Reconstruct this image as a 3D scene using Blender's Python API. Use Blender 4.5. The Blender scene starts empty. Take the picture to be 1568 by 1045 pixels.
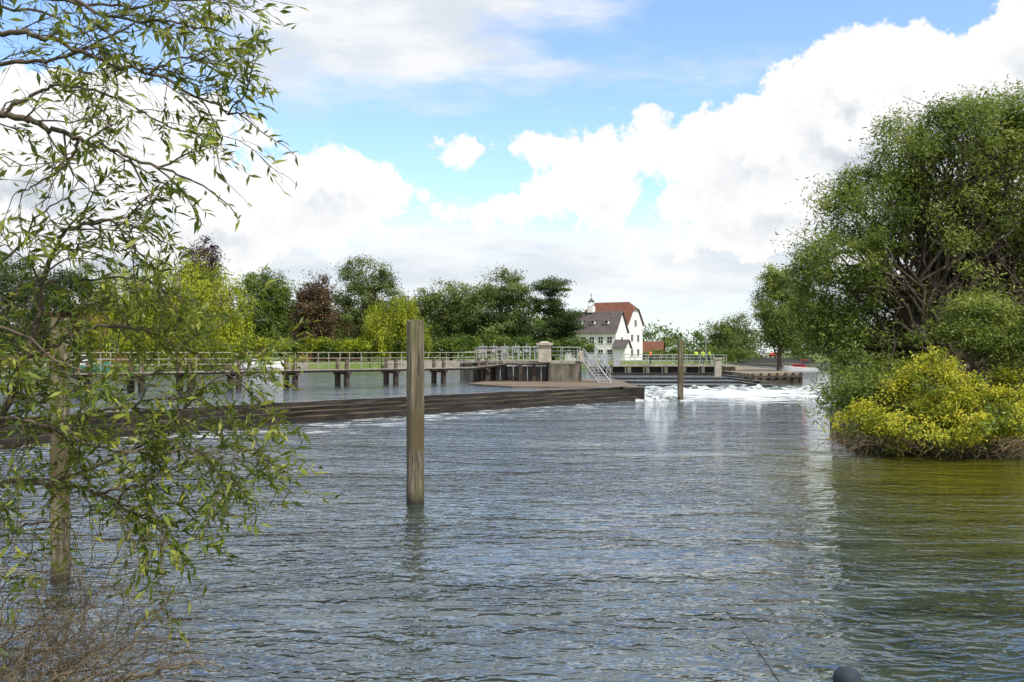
import bpy, math, random
import numpy as np
from mathutils import Vector
R = np.random.RandomState(7); random.seed(7)
F=1524.0; CX=784.0; HY=540.0; CH=3.2
def W(px,py,d): return ((px-CX)/F*d, d, CH+(HY-py)/F*d)
scene=bpy.context.scene
scene.view_settings.view_transform='Standard'; scene.view_settings.look='None'; scene.view_settings.exposure=0
# ---------------- node helpers
class NT:
    def __init__(s,nt): s.nt=nt; s.n=nt.nodes; s.l=nt.links
    def node(s,t,**k):
        a=s.n.new(t)
        for i,v in k.items(): setattr(a,i,v)
        return a
    def inp(s,sock,v):
        if hasattr(v,'is_output'): s.l.new(v,sock)
        else: sock.default_value=v
    def m(s,op,a,b=None,c=None,clamp=False):
        n=s.node('ShaderNodeMath',operation=op); n.use_clamp=clamp
        s.inp(n.inputs[0],a)
        if b is not None: s.inp(n.inputs[1],b)
        if c is not None: s.inp(n.inputs[2],c)
        return n.outputs[0]
    def vm(s,op,a,b):
        n=s.node('ShaderNodeVectorMath',operation=op)
        s.inp(n.inputs[0],a); s.inp(n.inputs[1],b)
        return n.outputs['Value'] if op in('DISTANCE','DOT_PRODUCT') else n.outputs[0]
    def mr(s,v,a,b,c=0.,d=1.,smooth=True):
        n=s.node('ShaderNodeMapRange'); n.interpolation_type='SMOOTHSTEP' if smooth else 'LINEAR'
        s.inp(n.inputs[0],v)
        for i,x in enumerate((a,b,c,d)): s.inp(n.inputs[i+1],x)
        return n.outputs[0]
    def mix(s,f,a,b,mode='MIX'):
        n=s.node('ShaderNodeMix',data_type='RGBA',blend_type=mode)
        s.inp(n.inputs[0],f); s.inp(n.inputs[6],a if hasattr(a,'is_output') else (*a[:3],1)); s.inp(n.inputs[7],b if hasattr(b,'is_output') else (*b[:3],1))
        return n.outputs[2]
    def noise(s,vec,scale,detail=4,rough=.5,dist=0.,out=0):
        n=s.node('ShaderNodeTexNoise'); s.inp(n.inputs['Vector'],vec)
        n.inputs['Scale'].default_value=scale; n.inputs['Detail'].default_value=detail
        n.inputs['Roughness'].default_value=rough; n.inputs['Distortion'].default_value=dist
        return n.outputs[out]
    def mapping(s,vec,scale=(1,1,1),rot=(0,0,0)):
        n=s.node('ShaderNodeMapping'); s.inp(n.inputs[0],vec)
        n.inputs['Scale'].default_value=scale; n.inputs['Rotation'].default_value=rot
        return n.outputs[0]
def newmat(name):
    m=bpy.data.materials.new(name); m.use_nodes=True
    t=NT(m.node_tree); t.bsdf=t.n['Principled BSDF']; t.out=t.n['Material Output']
    return m,t
def simple(name,c1,c2=None,scale=3,rough=.7,stretch=(1,1,1),bump=.0,metal=0,spec=.5):
    m,t=newmat(name)
    co=t.node('ShaderNodeTexCoord').outputs['Object']
    v=t.mapping(co,stretch)
    if c2 is None: c2=tuple(x*.75 for x in c1)
    n=t.noise(v,scale,6,.6)
    f=t.mr(n,.35,.65)
    t.inp(t.bsdf.inputs['Base Color'],t.mix(f,c1,c2))
    t.bsdf.inputs['Roughness'].default_value=rough; t.bsdf.inputs['Metallic'].default_value=metal
    t.bsdf.inputs['Specular IOR Level'].default_value=spec
    if bump:
        b=t.node('ShaderNodeBump'); b.inputs['Strength'].default_value=bump; b.inputs['Distance'].default_value=.03
        t.l.new(n,b.inputs['Height']); t.l.new(b.outputs[0],t.bsdf.inputs['Normal'])
    return m
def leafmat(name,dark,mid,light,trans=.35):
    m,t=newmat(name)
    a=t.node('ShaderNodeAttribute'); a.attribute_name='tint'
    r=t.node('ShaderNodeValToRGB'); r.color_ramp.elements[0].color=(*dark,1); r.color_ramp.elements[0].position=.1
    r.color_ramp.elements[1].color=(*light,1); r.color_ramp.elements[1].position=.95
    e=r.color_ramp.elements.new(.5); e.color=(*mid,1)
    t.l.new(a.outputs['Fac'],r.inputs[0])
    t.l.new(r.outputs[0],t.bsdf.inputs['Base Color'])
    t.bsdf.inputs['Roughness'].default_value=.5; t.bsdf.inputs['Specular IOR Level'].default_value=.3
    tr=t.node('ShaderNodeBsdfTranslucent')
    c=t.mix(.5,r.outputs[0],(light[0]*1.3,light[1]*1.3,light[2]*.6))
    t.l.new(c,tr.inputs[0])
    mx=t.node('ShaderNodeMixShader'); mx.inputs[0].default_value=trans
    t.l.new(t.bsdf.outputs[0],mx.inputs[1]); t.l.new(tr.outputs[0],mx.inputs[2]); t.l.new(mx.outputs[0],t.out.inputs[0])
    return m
# ---------------- mesh builder (all quads)
def unit(v): 
    v=np.asarray(v,float); return v/np.maximum(np.linalg.norm(v,axis=-1,keepdims=True),1e-9)
class MB:
    def __init__(s): s.v=[];s.f=[];s.mi=[];s.t=[];s.n=0
    def add(s,v,f,mat=0,tint=.5):
        v=np.asarray(v,float).reshape(-1,3); f=np.asarray(f,int).reshape(-1,4)
        s.v.append(v); s.f.append(f+s.n); s.mi.append(np.full(len(f),mat)); s.n+=len(v)
        s.t.append(np.broadcast_to(np.asarray(tint,float),(len(v),)).copy())
    def box(s,c,size,mat=0,rot=0.,taper=1.):
        sx,sy,sz=[x/2 for x in size]
        v=np.array([[-sx,-sy,-sz],[sx,-sy,-sz],[sx,sy,-sz],[-sx,sy,-sz],[-sx*taper,-sy*taper,sz],[sx*taper,-sy*taper,sz],[sx*taper,sy*taper,sz],[-sx*taper,sy*taper,sz]])
        ca,sa=math.cos(rot),math.sin(rot)
        x=v[:,0]*ca-v[:,1]*sa; y=v[:,0]*sa+v[:,1]*ca
        v=np.stack([x,y,v[:,2]],1)+np.asarray(c)
        s.add(v,[[0,3,2,1],[4,5,6,7],[0,1,5,4],[1,2,6,5],[2,3,7,6],[3,0,4,7]],mat)
    def tube(s,pts,rad,mat=0,k=6,cap=True):
        pts=np.asarray(pts,float); n=len(pts); rad=np.broadcast_to(np.asarray(rad,float),(n,))
        tg=unit(np.gradient(pts,axis=0)); ref=np.array([0,0,1.]) if abs(tg[0][2])<.8 else np.array([0,1.,0])
        a=unit(np.cross(tg,ref)); b=np.cross(tg,a)
        th=np.arange(k)*2*math.pi/k+math.pi/4
        v=pts[:,None,:]+rad[:,None,None]*(np.cos(th)[None,:,None]*a[:,None,:]+np.sin(th)[None,:,None]*b[:,None,:])
        i=np.arange(n-1)[:,None]*k; j=np.arange(k)[None,:]; j2=(j+1)%k
        f=np.stack([i+j,i+j2,i+k+j2,i+k+j],-1).reshape(-1,4)
        s.add(v.reshape(-1,3),f,mat)
        if cap and k in(4,6,8):
            base=s.n-n*k
            for o in (0,(n-1)*k):
                for q in range(0,k-2,2):
                    s.f.append(np.array([[base+o,base+o+q+1,base+o+q+2,base+o+(q+3)%k]])); s.mi.append(np.array([mat]))
    def leaves(s,C,nrm,l,w,mat=1,tint=.5,adir=None,fold=.15):
        n=len(C); nrm=unit(nrm)
        r=R.normal(size=(n,3)) if adir is None else adir
        a=unit(r-nrm*np.sum(r*nrm,1,keepdims=True)); b=np.cross(nrm,a)
        l=np.broadcast_to(l,(n,))[:,None]; w=np.broadcast_to(w,(n,))[:,None]
        v=np.stack([C-a*l*.5, C+b*w*.5+nrm*w*fold-a*l*.05, C+a*l*.5-nrm*l*.05, C-b*w*.5+nrm*w*fold-a*l*.05],1)
        s.add(v.reshape(-1,3),np.arange(n*4).reshape(n,4),mat,np.repeat(np.broadcast_to(tint,(n,)),4))
    def build(s,name,mats,smooth=False,parent=None):
        me=bpy.data.meshes.new(name)
        v=np.concatenate(s.v); f=np.concatenate(s.f); mi=np.concatenate(s.mi)
        me.vertices.add(len(v)); me.vertices.foreach_set('co',v.ravel())
        me.loops.add(len(f)*4); me.loops.foreach_set('vertex_index',f.ravel().astype(np.int32))
        me.polygons.add(len(f)); me.polygons.foreach_set('loop_start',np.arange(len(f),dtype=np.int32)*4)
        me.polygons.foreach_set('loop_total',np.full(len(f),4,dtype=np.int32))
        for m in mats: me.materials.append(m)
        me.polygons.foreach_set('material_index',mi.astype(np.int32))
        at=me.attributes.new('tint','FLOAT','POINT'); at.data.foreach_set('value',np.concatenate(s.t))
        me.update(calc_edges=True); me.validate()
        me.polygons.foreach_set('use_smooth',np.full(len(me.polygons),bool(smooth)))
        o=bpy.data.objects.new(name,me); scene.collection.objects.link(o)
        if parent: o.parent=parent
        return o
def empty(name):
    o=bpy.data.objects.new(name,None); scene.collection.objects.link(o); return o
def poly(name,pts,z,mat,skirt=None,slope=0):
    import bmesh
    bm=bmesh.new(); vs=[bm.verts.new((x,y,z)) for x,y in pts]; f=bm.faces.new(vs)
    bm.normal_update()
    if f.normal.z<0: f.normal_flip()
    if skirt is not None:
        n=len(vs); c=np.mean(pts,0)
        A=sum(pts[i][0]*pts[(i+1)%n][1]-pts[(i+1)%n][0]*pts[i][1] for i in range(n)); sg=1 if A>0 else -1
        lo=[]
        for i,(x,y) in enumerate(pts):
            p=np.array(pts[i-1]);q=np.array(pts[(i+1)%n]); t=unit(q-p); nn=np.array([t[1],-t[0]])*sg
            lo.append(bm.verts.new((x+nn[0]*slope,y+nn[1]*slope,skirt)))
        for i in range(n): bm.faces.new((vs[i],vs[(i+1)%n],lo[(i+1)%n],lo[i]))
    bmesh.ops.triangulate(bm,faces=[f]); bmesh.ops.recalc_face_normals(bm,faces=bm.faces)
    me=bpy.data.meshes.new(name); bm.to_mesh(me); me.materials.append(mat)
    o=bpy.data.objects.new(name,me); scene.collection.objects.link(o); return o
# ---------------- world
sun_dir=unit(np.array([.42,-.50,.95]))
w=bpy.data.worlds.new("World"); scene.world=w; w.use_nodes=True
try:
    w.cycles.sampling_method='MANUAL'; w.cycles.sample_map_resolution=256
except Exception as e: print(e)
t=NT(w.node_tree); bg=t.n['Background']
sky=t.node('ShaderNodeTexSky',sky_type='NISHITA'); sky.sun_disc=False
sky.sun_elevation=math.asin(sun_dir[2]); sky.sun_rotation=math.atan2(sun_dir[0],sun_dir[1])
sky.air_density=1.; sky.dust_density=.5; sky.ozone_density=1.5
gen=t.node('ShaderNodeTexCoord').outputs['Generated']
sep=t.node('ShaderNodeSeparateXYZ'); t.l.new(gen,sep.inputs[0])
az=t.m('ARCTAN2',sep.outputs[0],sep.outputs[1]); el=t.m('ARCSINE',sep.outputs[2])
cmb=t.node('ShaderNodeCombineXYZ'); t.l.new(az,cmb.inputs[0]); t.l.new(el,cmb.inputs[1])
P0=cmb.outputs[0]
def AE(px,py):
    a=math.atan((px-CX)/F); return a, math.atan((HY-py)/F*math.cos(a))
cum=[(1490,170,210,125),(1330,195,170,115),(1180,235,150,88),(1040,235,150,50),(910,228,110,28),(1230,310,230,75),(1520,310,260,120),(890,292,92,50),(740,318,78,26),(1090,355,130,35),
 (480,315,135,82),(350,330,160,100),(120,260,300,140),(40,360,330,150),(570,285,45,32),(1600,70,110,70),(720,236,34,14),(1085,125,14,12)]
soft=[(560,40,310,105),(440,85,140,65),(770,15,200,55),(700,110,220,26),(784,415,1200,85),(400,400,400,80),(1200,400,500,90),(980,118,130,14)]
def density(off):
    P=t.vm('ADD',P0,off); 
    G=t.vm('ADD',gen,(off[0],0,off[1]))
    nv=t.noise(G,16,8,.62,out=0); big=t.noise(G,4.5,2,.5)
    def blobs(L):
        D=None
        for x,y,rx,ry in L:
            a,e=AE(x,y); rx/=F; ry/=F
            d=t.vm('DISTANCE',t.vm('MULTIPLY',P,(1/rx,1/ry,0)),(a/rx,e/ry,0))
            g=t.m('SUBTRACT',1.,d)
            g=t.m('MULTIPLY',g,min(rx,ry)/.05)
            D=g if D is None else t.m('MAXIMUM',D,g)
        return D
    D=blobs(cum)
    dn=t.m('ADD',t.m('MULTIPLY_ADD',t.m('SUBTRACT',nv,.5),2.8,D),t.m('MULTIPLY',t.m('SUBTRACT',big,.5),.9))
    aw=t.m('ABSOLUTE',az)
    out=t.m('MAXIMUM',t.mr(aw,.6,.95),t.mr(el,.38,.52))
    gf=t.m('MULTIPLY',t.m('SUBTRACT',t.noise(G,2.6,5,.58),.445),9.)
    gf=t.m('SUBTRACT',gf,t.m('MULTIPLY',t.m('SUBTRACT',1.,out),6.))
    return t.m('MAXIMUM',dn,gf),blobs,G
d0,bl,G=density((0,0,0)); d1,_,_=density((.010,.022,0))
mask=t.mr(d0,-.06,.14)
Ds=bl(soft)
st=t.noise(t.mapping(gen,(3,3,11),(0,.15,0)),2.2,5,.6)
ms=t.m('MULTIPLY',t.mr(t.m('MULTIPLY_ADD',t.m('SUBTRACT',st,.5),2.3,Ds),-.3,.75),.96)
haze=t.mr(el,.0,.16,.7,0.)
lit=t.mr(t.m('SUBTRACT',d0,d1),-.55,.30)
thick=t.mr(d0,.15,1.2)
shade=t.m('MULTIPLY',t.m('SUBTRACT',1.,lit),thick)
S=1/.1
ccol=t.mix(shade,(1.03*S,1.03*S,1.03*S),(.60*S,.66*S,.735*S))
skyc=t.mix(1.,sky.outputs[0],(2.15,2.3,2.65),'MULTIPLY')
c1=t.mix(haze,skyc,(.82*S,.88*S,.94*S))
sn=t.noise(t.mapping(gen,(2,2,7)),3.1,6,.6)
c2=t.mix(ms,c1,t.mix(t.mr(sn,.38,.6),(.76*S,.82*S,.88*S),(.98*S,.985*S,.99*S)))
c3=t.mix(mask,c2,ccol)
t.l.new(c3,bg.inputs[0]); bg.inputs[1].default_value=.1
sl=bpy.data.lights.new('sun','SUN'); sl.energy=5.; sl.angle=math.radians(.6); sl.color=(1,.95,.86)
so=bpy.data.objects.new('sun',sl); scene.collection.objects.link(so)
so.rotation_euler=Vector(-sun_dir).to_track_quat('-Z','Y').to_euler(); so.location=(20,-20,40)
cam=bpy.data.cameras.new('camera'); co=bpy.data.objects.new('camera',cam); scene.collection.objects.link(co)
co.location=(0,0,CH); co.rotation_euler=(math.radians(90),0,0); cam.sensor_width=36; cam.lens=36*F/1568; cam.shift_y=17.5/1568
cam.clip_end=8000; cam.clip_start=.05; scene.camera=co
# ---------------- water
def water(name,foam=True):
    m,t=newmat(name)
    co=t.node('ShaderNodeTexCoord').outputs['Object']
    sp=t.node('ShaderNodeSeparateXYZ'); t.l.new(co,sp.inputs[0])
    v1=t.mapping(co,(.75,1.2,1),(0,0,.2))
    n1=t.noise(v1,.8,2,.5,.5); n2=t.noise(v1,3.4,2,.55,.7); n3=t.noise(v1,8.5,1,.5,.3)
    patch=t.noise(t.mapping(co,(.35,1.,1),(0,0,.35)),.28,4,.65,.6)
    h=t.m('ADD',t.m('MULTIPLY',n1,.115),t.m('ADD',t.m('MULTIPLY',n2,.085),t.m('MULTIPLY',n3,.016)))
    h=t.m('MULTIPLY',h,t.mr(patch,.35,.65,.40,1.2))
    b=t.node('ShaderNodeBump'); b.inputs['Strength'].default_value=1.; b.inputs['Distance'].default_value=.85
    t.l.new(h,b.inputs['Height']); t.l.new(b.outputs[0],t.bsdf.inputs['Normal'])
    t.bsdf.inputs['IOR'].default_value=1.65; t.bsdf.inputs['Specular IOR Level'].default_value=1.
    blue=t.mix(t.mr(n1,.35,.65),(.018,.028,.026),(.045,.060,.052))
    if foam:
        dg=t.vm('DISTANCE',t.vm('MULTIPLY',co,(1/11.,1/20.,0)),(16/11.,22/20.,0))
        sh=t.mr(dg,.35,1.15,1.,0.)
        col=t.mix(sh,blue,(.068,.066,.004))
        sd=t.m('SUBTRACT',t.m('MULTIPLY',t.m('ADD',sp.outputs[0],17.3),.79),t.m('MULTIPLY',t.m('SUBTRACT',sp.outputs[1],33.6),.613))
        f1=t.mr(t.m('ABSOLUTE',sd),0.,13.,.24,0.)
        d=t.vm('DISTANCE',t.vm('MULTIPLY',co,(1/17.,1/34.,0)),(18/17.,80/34.,0))
        f2=t.mr(d,0.1,1.2,.36,0.)
        f=t.m('MAXIMUM',f1,f2)
        fn=t.noise(t.mapping(co,(.45,.9,1),(0,0,.2)),1.0,8,.78,1.4)
        fm=t.mr(t.m('ADD',fn,f),.70,.90)
        col=t.mix(t.m('MULTIPLY',fm,.9),col,(.78,.80,.80)); t.inp(t.bsdf.inputs['Roughness'],t.mr(fm,0,1,.03,.7))
        t.inp(t.bsdf.inputs['Specular IOR Level'],t.mr(fm,0,1,1.,.1))
    else:
        col=t.mix(.5,blue,(.08,.10,.10)); t.bsdf.inputs['Roughness'].default_value=.08
    t.inp(t.bsdf.inputs['Base Color'],col)
    return m
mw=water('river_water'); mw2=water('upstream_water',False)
bed=simple('river_bed',(.08,.07,.04))
poly('ground',[(-4000,-400),(4000,-400),(4000,6000),(-4000,6000)],-1.6,bed)
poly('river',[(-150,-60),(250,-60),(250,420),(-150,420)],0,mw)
up=poly('river_upstream',[(-90,-40),(-50,-18),(-31,12),(-18.6,34.5),(-11.5,45.2),(6.2,66.5),(8.6,76),(9,116),(24.8,116),(27,175),(-300,175),(-300,-40)],.8,mw2)
# churning white water below the cascade
nx,ny=230,150; gx=np.linspace(8.2,33,nx); gy=np.linspace(65,89.6,ny); GX,GY=np.meshgrid(gx,gy)
H=np.zeros_like(GX)
for i in range(70):
    k=R.uniform(.9,6.5); a=R.uniform(0,2*math.pi); H+=np.sin(k*(GX*math.cos(a)+GY*math.sin(a))+R.uniform(0,6.3)+.6*np.sin(GX*.7+i))/k**.8
H/=H.std(); H=np.abs(H)**1.2*.11
den=np.exp(-(((GY-88)/5.)**2))+.9*np.exp(-(((GX-10)/2.)**2+((GY-70)/6.)**2))
lo=np.zeros_like(GX)
for i in range(14):
    k=R.uniform(.2,.9); a=R.uniform(0,6.3); lo+=np.sin(k*(GX*math.cos(a)*.7+GY*math.sin(a)*1.6)+R.uniform(0,6.3))
lo/=lo.std()
H=H*np.clip(den*1.2+.25,0,1.2)-.13+.08*np.clip(den,0,1)+.06*lo
H=np.where((GX>31.5)|(GY<66),-.3,H)
foam,t=newmat('foam')
c=t.node('ShaderNodeTexCoord').outputs['Object']; n=t.noise(t.mapping(c,(.6,1.,1)),1.5,8,.72,1.); f=t.mr(n,.44,.60)
t.inp(t.bsdf.inputs['Base Color'],t.mix(f,(.10,.13,.12),(.74,.77,.77))); t.inp(t.bsdf.inputs['Roughness'],t.mr(f,0,1,.1,.7))
b=t.node('ShaderNodeBump'); b.inputs['Distance'].default_value=.25; t.l.new(n,b.inputs['Height']); t.l.new(b.outputs[0],t.bsdf.inputs['Normal'])
mb=MB(); I=np.arange(nx*ny).reshape(ny,nx)
mb.add(np.stack([GX,GY,H],-1).reshape(-1,3),np.stack([I[:-1,:-1],I[:-1,1:],I[1:,1:],I[1:,:-1]],-1).reshape(-1,4)); mb.build('white_water',[foam],True)
grass=simple('grass',(.08,.13,.022),(.13,.16,.045),.6,.9,bump=.3)
earth=simple('bank_earth',(.05,.045,.02),(.03,.035,.012),2,.95,bump=.5)
conc=simple('weathered_concrete',(.17,.15,.115),(.045,.04,.03),1.6,.85,(1,1,.35),.4)
conl=simple('pale_concrete',(.34,.31,.255),(.20,.18,.15),1.5,.85,bump=.3)
poly('far_bank',[(-900,130),(-70,136),(-45,146),(-20,150),(6,152),(12,158),(27,168),(30,200),(38,260),(70,300),(900,320),(3500,5800),(-3500,5800)],1.7,grass,-1,1.5)
poly('lock_island',[(24.4,102),(31,107),(36,140),(38,176),(26,176),(25.2,117)],1.0,simple('lock_paving',(.22,.17,.11),(.14,.115,.08),1,.85),-1,.1)
poly('right_bank',[(11.2,32.2),(14.5,30.4),(30,28),(120,20),(300,420),(70,420),(56,165),(42,125),(28,80),(18,56),(12.,37)],.25,earth,-1,.8)
poly('near_bank',[(-40,-40),(-9,5.2),(-3.5,4.2),(0,4.6),(4,8),(9,8.2),(40,6),(60,-40)],.04,grass,-1,.3)
# ---------------- weir (stepped)
mweir,t=newmat('mossy_weir')
c=t.node('ShaderNodeTexCoord').outputs['Object']
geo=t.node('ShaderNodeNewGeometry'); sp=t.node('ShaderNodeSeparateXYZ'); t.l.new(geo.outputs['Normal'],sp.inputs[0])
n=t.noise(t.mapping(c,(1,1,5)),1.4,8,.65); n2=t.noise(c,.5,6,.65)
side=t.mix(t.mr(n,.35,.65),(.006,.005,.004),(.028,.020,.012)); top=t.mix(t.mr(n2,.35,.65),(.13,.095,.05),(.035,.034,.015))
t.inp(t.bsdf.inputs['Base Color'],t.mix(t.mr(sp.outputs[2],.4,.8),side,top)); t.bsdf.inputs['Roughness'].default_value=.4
b=t.node('ShaderNodeBump'); b.inputs['Distance'].default_value=.04; t.l.new(n,b.inputs['Height']); t.l.new(b.outputs[0],t.bsdf.inputs['Normal'])
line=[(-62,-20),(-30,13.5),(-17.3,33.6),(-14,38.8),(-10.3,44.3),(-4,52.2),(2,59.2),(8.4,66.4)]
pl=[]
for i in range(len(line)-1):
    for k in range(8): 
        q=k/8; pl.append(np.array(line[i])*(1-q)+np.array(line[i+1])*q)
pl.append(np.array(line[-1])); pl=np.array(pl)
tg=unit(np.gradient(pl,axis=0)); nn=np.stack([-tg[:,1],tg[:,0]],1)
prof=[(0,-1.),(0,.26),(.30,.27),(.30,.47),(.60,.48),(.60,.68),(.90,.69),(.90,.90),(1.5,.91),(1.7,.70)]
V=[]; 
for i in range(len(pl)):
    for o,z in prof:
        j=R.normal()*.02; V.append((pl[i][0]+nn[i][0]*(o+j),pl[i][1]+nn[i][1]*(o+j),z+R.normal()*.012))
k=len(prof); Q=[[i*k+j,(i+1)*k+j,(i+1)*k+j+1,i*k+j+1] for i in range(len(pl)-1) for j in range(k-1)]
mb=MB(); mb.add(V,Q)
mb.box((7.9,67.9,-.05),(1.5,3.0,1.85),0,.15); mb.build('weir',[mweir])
poly('weir_apron',[(-3.2,73.5),(0.,67.2),(6.8,67),(8.6,68.6),(8.9,90),(5,84),(-2.2,80)],.9,simple('apron',(.19,.125,.07),(.075,.058,.038),.7,.7,(.4,1.5,1)),-1,0)
# right-hand cascade
mb=MB()
for i,(d,z,xr) in enumerate([(90,.20,1152),(96,.38,1140),(103,.56,1125),(114,.80,1112)]):
    x0=9.0; x1=(xr-CX)/F*d
    mb.box(((x0+x1)/2,d,z-.55),(x1-x0,.5,1.2),0)
    mb.box((x1+.25,d+3,z-.45),(.5,7,1.3),0)
mb.build('weir_cascade',[mweir])
for (d,z,dd) in [(90,.2,6),(96,.38,7),(103,.56,11)]:
    poly('cascade_water',[(9.,d+.25),(25.5,d+.25),(25.,d+dd-.2),(9.,d+dd-.2)],z+.045,mw2)
# sluice platform
steel=simple('galvanised_steel',(.42,.43,.44),(.30,.31,.32),4,.45,metal=.3)
dark=simple('dark_timber',(.06,.042,.03),(.025,.02,.016),3,.8,(1,1,.3))
stone=simple('stone_block',(.42,.38,.30),(.28,.25,.2),2,.85,bump=.3)
def rail(mb,pts,h=1.15,step=2.,r=.035,mids=(.45,.8),mat=0):
    pts=[np.array(p,float) for p in pts]
    for hh in list(mids)+[h]:
        mb.tube([p+[0,0,hh] for p in pts],r*(1.1 if hh==h else .75),mat,4)
    for a,b in zip(pts[:-1],pts[1:]):
        L=np.linalg.norm(b-a); n=max(1,int(round(L/step)))
        for i in range(n+1):
            p=a+(b-a)*i/n; mb.tube([p,p+[0,0,h]],r,mat,4)
E=empty('sluice_platform')
mb=MB()
cur=[W(728,560,86)[:2],W(750,560,83)[:2],W(790,560,81)[:2],W(835,560,80)[:2],W(888,560,80)[:2]]
for a,b in zip(cur[:-1],cur[1:]):
    a=np.array(a);b=np.array(b);L=np.linalg.norm(b-a);c=(a+b)/2;ang=math.atan2(b[1]-a[1],b[0]-a[0])
    mb.box((c[0],c[1]+1.5,.9),(L+.02,3,2.7),0,ang)
    mb.box((c[0],c[1]+1.4,2.42),(L+.25,3.5,.22),1,ang)
for px in (742,757,775,797,818,838,860,884):
    p=W(px,560,80.2 if px>790 else 82.4); mb.box((p[0],p[1]-.35,1.25),(.32,.5,2.1),2)
mb.box((W(865,0,79)[0],79.4,1.3),(2.6,1.2,1.9),0)
mb.build('walls',[conc,conl,dark],parent=E)
# near-black panels paint the shade of gate openings between the buttresses, with frames
mb=MB(); gd=simple('opening_shade',(.02,.018,.016),(.008,.008,.008),2,.4)
for px0,px1,dd in ((743,756,82.1),(758,774,81.6),(776,796,80.9),(798,817,80.2),(820,837,79.75)):
    xa=W(px0,0,dd)[0]; xb=W(px1,0,dd)[0]
    mb.box(((xa+xb)/2,dd-.12,1.5),(xb-xa-.12,.2,1.15),0)
    mb.box(((xa+xb)/2,dd-.27,2.14),(xb-xa,.12,.12),1); mb.tube([((xa+xb)/2,dd-.3,.95),((xa+xb)/2,dd-.3,2.1)],.04,1,4)
mb.build('gate_openings',[gd,steel],parent=E)
mb=MB(); p=W(834,555,79.5)
mb.box((p[0],p[1],3.1),(1.0,1.0,1.35),0); mb.box((p[0],p[1],3.87),(1.3,1.3,.2),0); mb.box((p[0],p[1],4.02),(1.,1.,.14),0,taper=.4)
p=W(890,555,79.5); mb.box((p[0],p[1],2.9),(.35,.35,.9),0)
mb.build('pier_block',[stone],parent=E)
mb=MB()
rail(mb,[(x,y-.1,2.53) for x,y in cur],1.1,1.6,.03)
rail(mb,[(x,y+2.8,2.53) for x,y in cur],1.1,1.6,.03)
a=np.array(W(893,548,79)); b=np.array(W(917,588,76)); a[2]=2.5; b[2]=.9
for s in (0,.9): rail(mb,[a+[s,0,0],b+[s,0,0]],1.,1.,.03)
for i in range(9):
    q=i/8; p=a*(1-q)+b*q; mb.box((p[0]+.45,p[1],p[2]),(.95,.26,.05),0)
for s in (0,.95): mb.tube([a+[s,0,-.05],b+[s,0,-.05]],.08,0,4)
mb.build('railings_and_stair',[steel],parent=E)
mb=MB()
for i in range(6):
    p=W(734+i*17,540,86); x,y=p[0],86.5+ (0 if i%2 else 1)
    mb.box((x,y,3.0),(.08,.1,1.3),0); mb.box((x+.55,y,3.0),(.08,.1,1.3),0); mb.box((x+.27,y,3.68),(.75,.2,.14),0); mb.tube([(x+.27,y,2.4),(x+.27,y,4.0)],.035,0,6)
    mb.box((x+.27,y,3.35),(.3,.25,.3),0)
mb.box((W(780,0,87)[0],87.5,2.35),(6.5,2.2,.25),1)
mb.build('winding_gear',[steel,conl],parent=E)
# ---------------- long walkway
E=empty('footbridge')
wp=[(-50,30,1.95),(-27,53.,1.95),(-19,64,1.95),(-10,73,1.95),(-3.4,80,1.95),(0,82.5,2.35)]
mb=MB()
for a,b in zip(wp[:-1],wp[1:]):
    a=np.array(a);b=np.array(b);L=np.linalg.norm((b-a)[:2]);ang=math.atan2(b[1]-a[1],b[0]-a[0])
    nx=np.array([-math.sin(ang),math.cos(ang),0])
    for s in(-.6,.6): mb.tube([a+nx*s+[0,0,-.08],b+nx*s+[0,0,-.08]],.08,2,4)
    n=int(L/.25)
    for i in range(n):
        p=a+(b-a)*(i+.5)/n; mb.box((p[0],p[1],p[2]+.03),(.22,1.5,.05),1,ang)
    n=max(1,int(L/3.4))
    for i in range(n):
        p=a+(b-a)*(i+.3)/n
        for s in(-.55,.55):
            q=p+nx*s; mb.box((q[0],q[1],.75),(.30,.30,2.1),2,ang); mb.box((q[0]-.0,q[1],2.3),(.2,.2,.9),3,ang)
        mb.box((p[0],p[1],1.74),(.3,1.8,.18),2,ang)
mb.build('deck_and_piles',[steel,conl,dark,simple('post_brown',(.13,.09,.055))],parent=E)
mb=MB()
for s in(-.7,.7):
    rail(mb,[(x-s*.7,y+s*.7,z+.05) for x,y,z in wp],1.2,1.9,.03)
mb.build('railings',[simple('rail_paint',(.38,.37,.31),(.22,.21,.165),5,.5)],parent=E)
E=empty('weir_bridge')
mb=MB(); x0,x1=8.5,25.5; Y=119
mb.box(((x0+x1)/2,Y,1.65),(x1-x0,1.6,.22),0)
for i in range(8):
    x=x0+1+i*2.2; mb.box((x,Y,.9),(.4,1.5,1.4),1)
    mb.box((x+1.1,Y+.2,1.0),(1.5,.12,1.0),2)
mb.build('deck',[conl,conc,dark],parent=E)
mb=MB()
for s in(-.75,.75): rail(mb,[(x0,Y+s,1.76),(x1,Y+s,1.76)],1.15,1.5,.035)
rail(mb,[(10,121.5,1.8),(25,123,1.8)],1.15,1.5,.035)
mb.build('railings',[steel],parent=E)
mb=MB(); 
for px in(905,925,944): 
    p=W(px,560,118); mb.box((p[0],p[1],2.3),(.8,.5,1.5),0); 
p=W(1099,550,112); mb.box((p[0],p[1],1.5),(.7,.7,1.9),1); mb.box((p[0],p[1],2.5),(.9,.9,.15),1)
mb.build('sluice_cabinets',[steel,stone])
mb=MB()
for i in range(7):
    a=np.array([24.6,101.7]);b=np.array([31,106.7]);p=a+(b-a)*i/6; mb.box((p[0],p[1],.4),(.25,.25,1.3),0)
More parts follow.
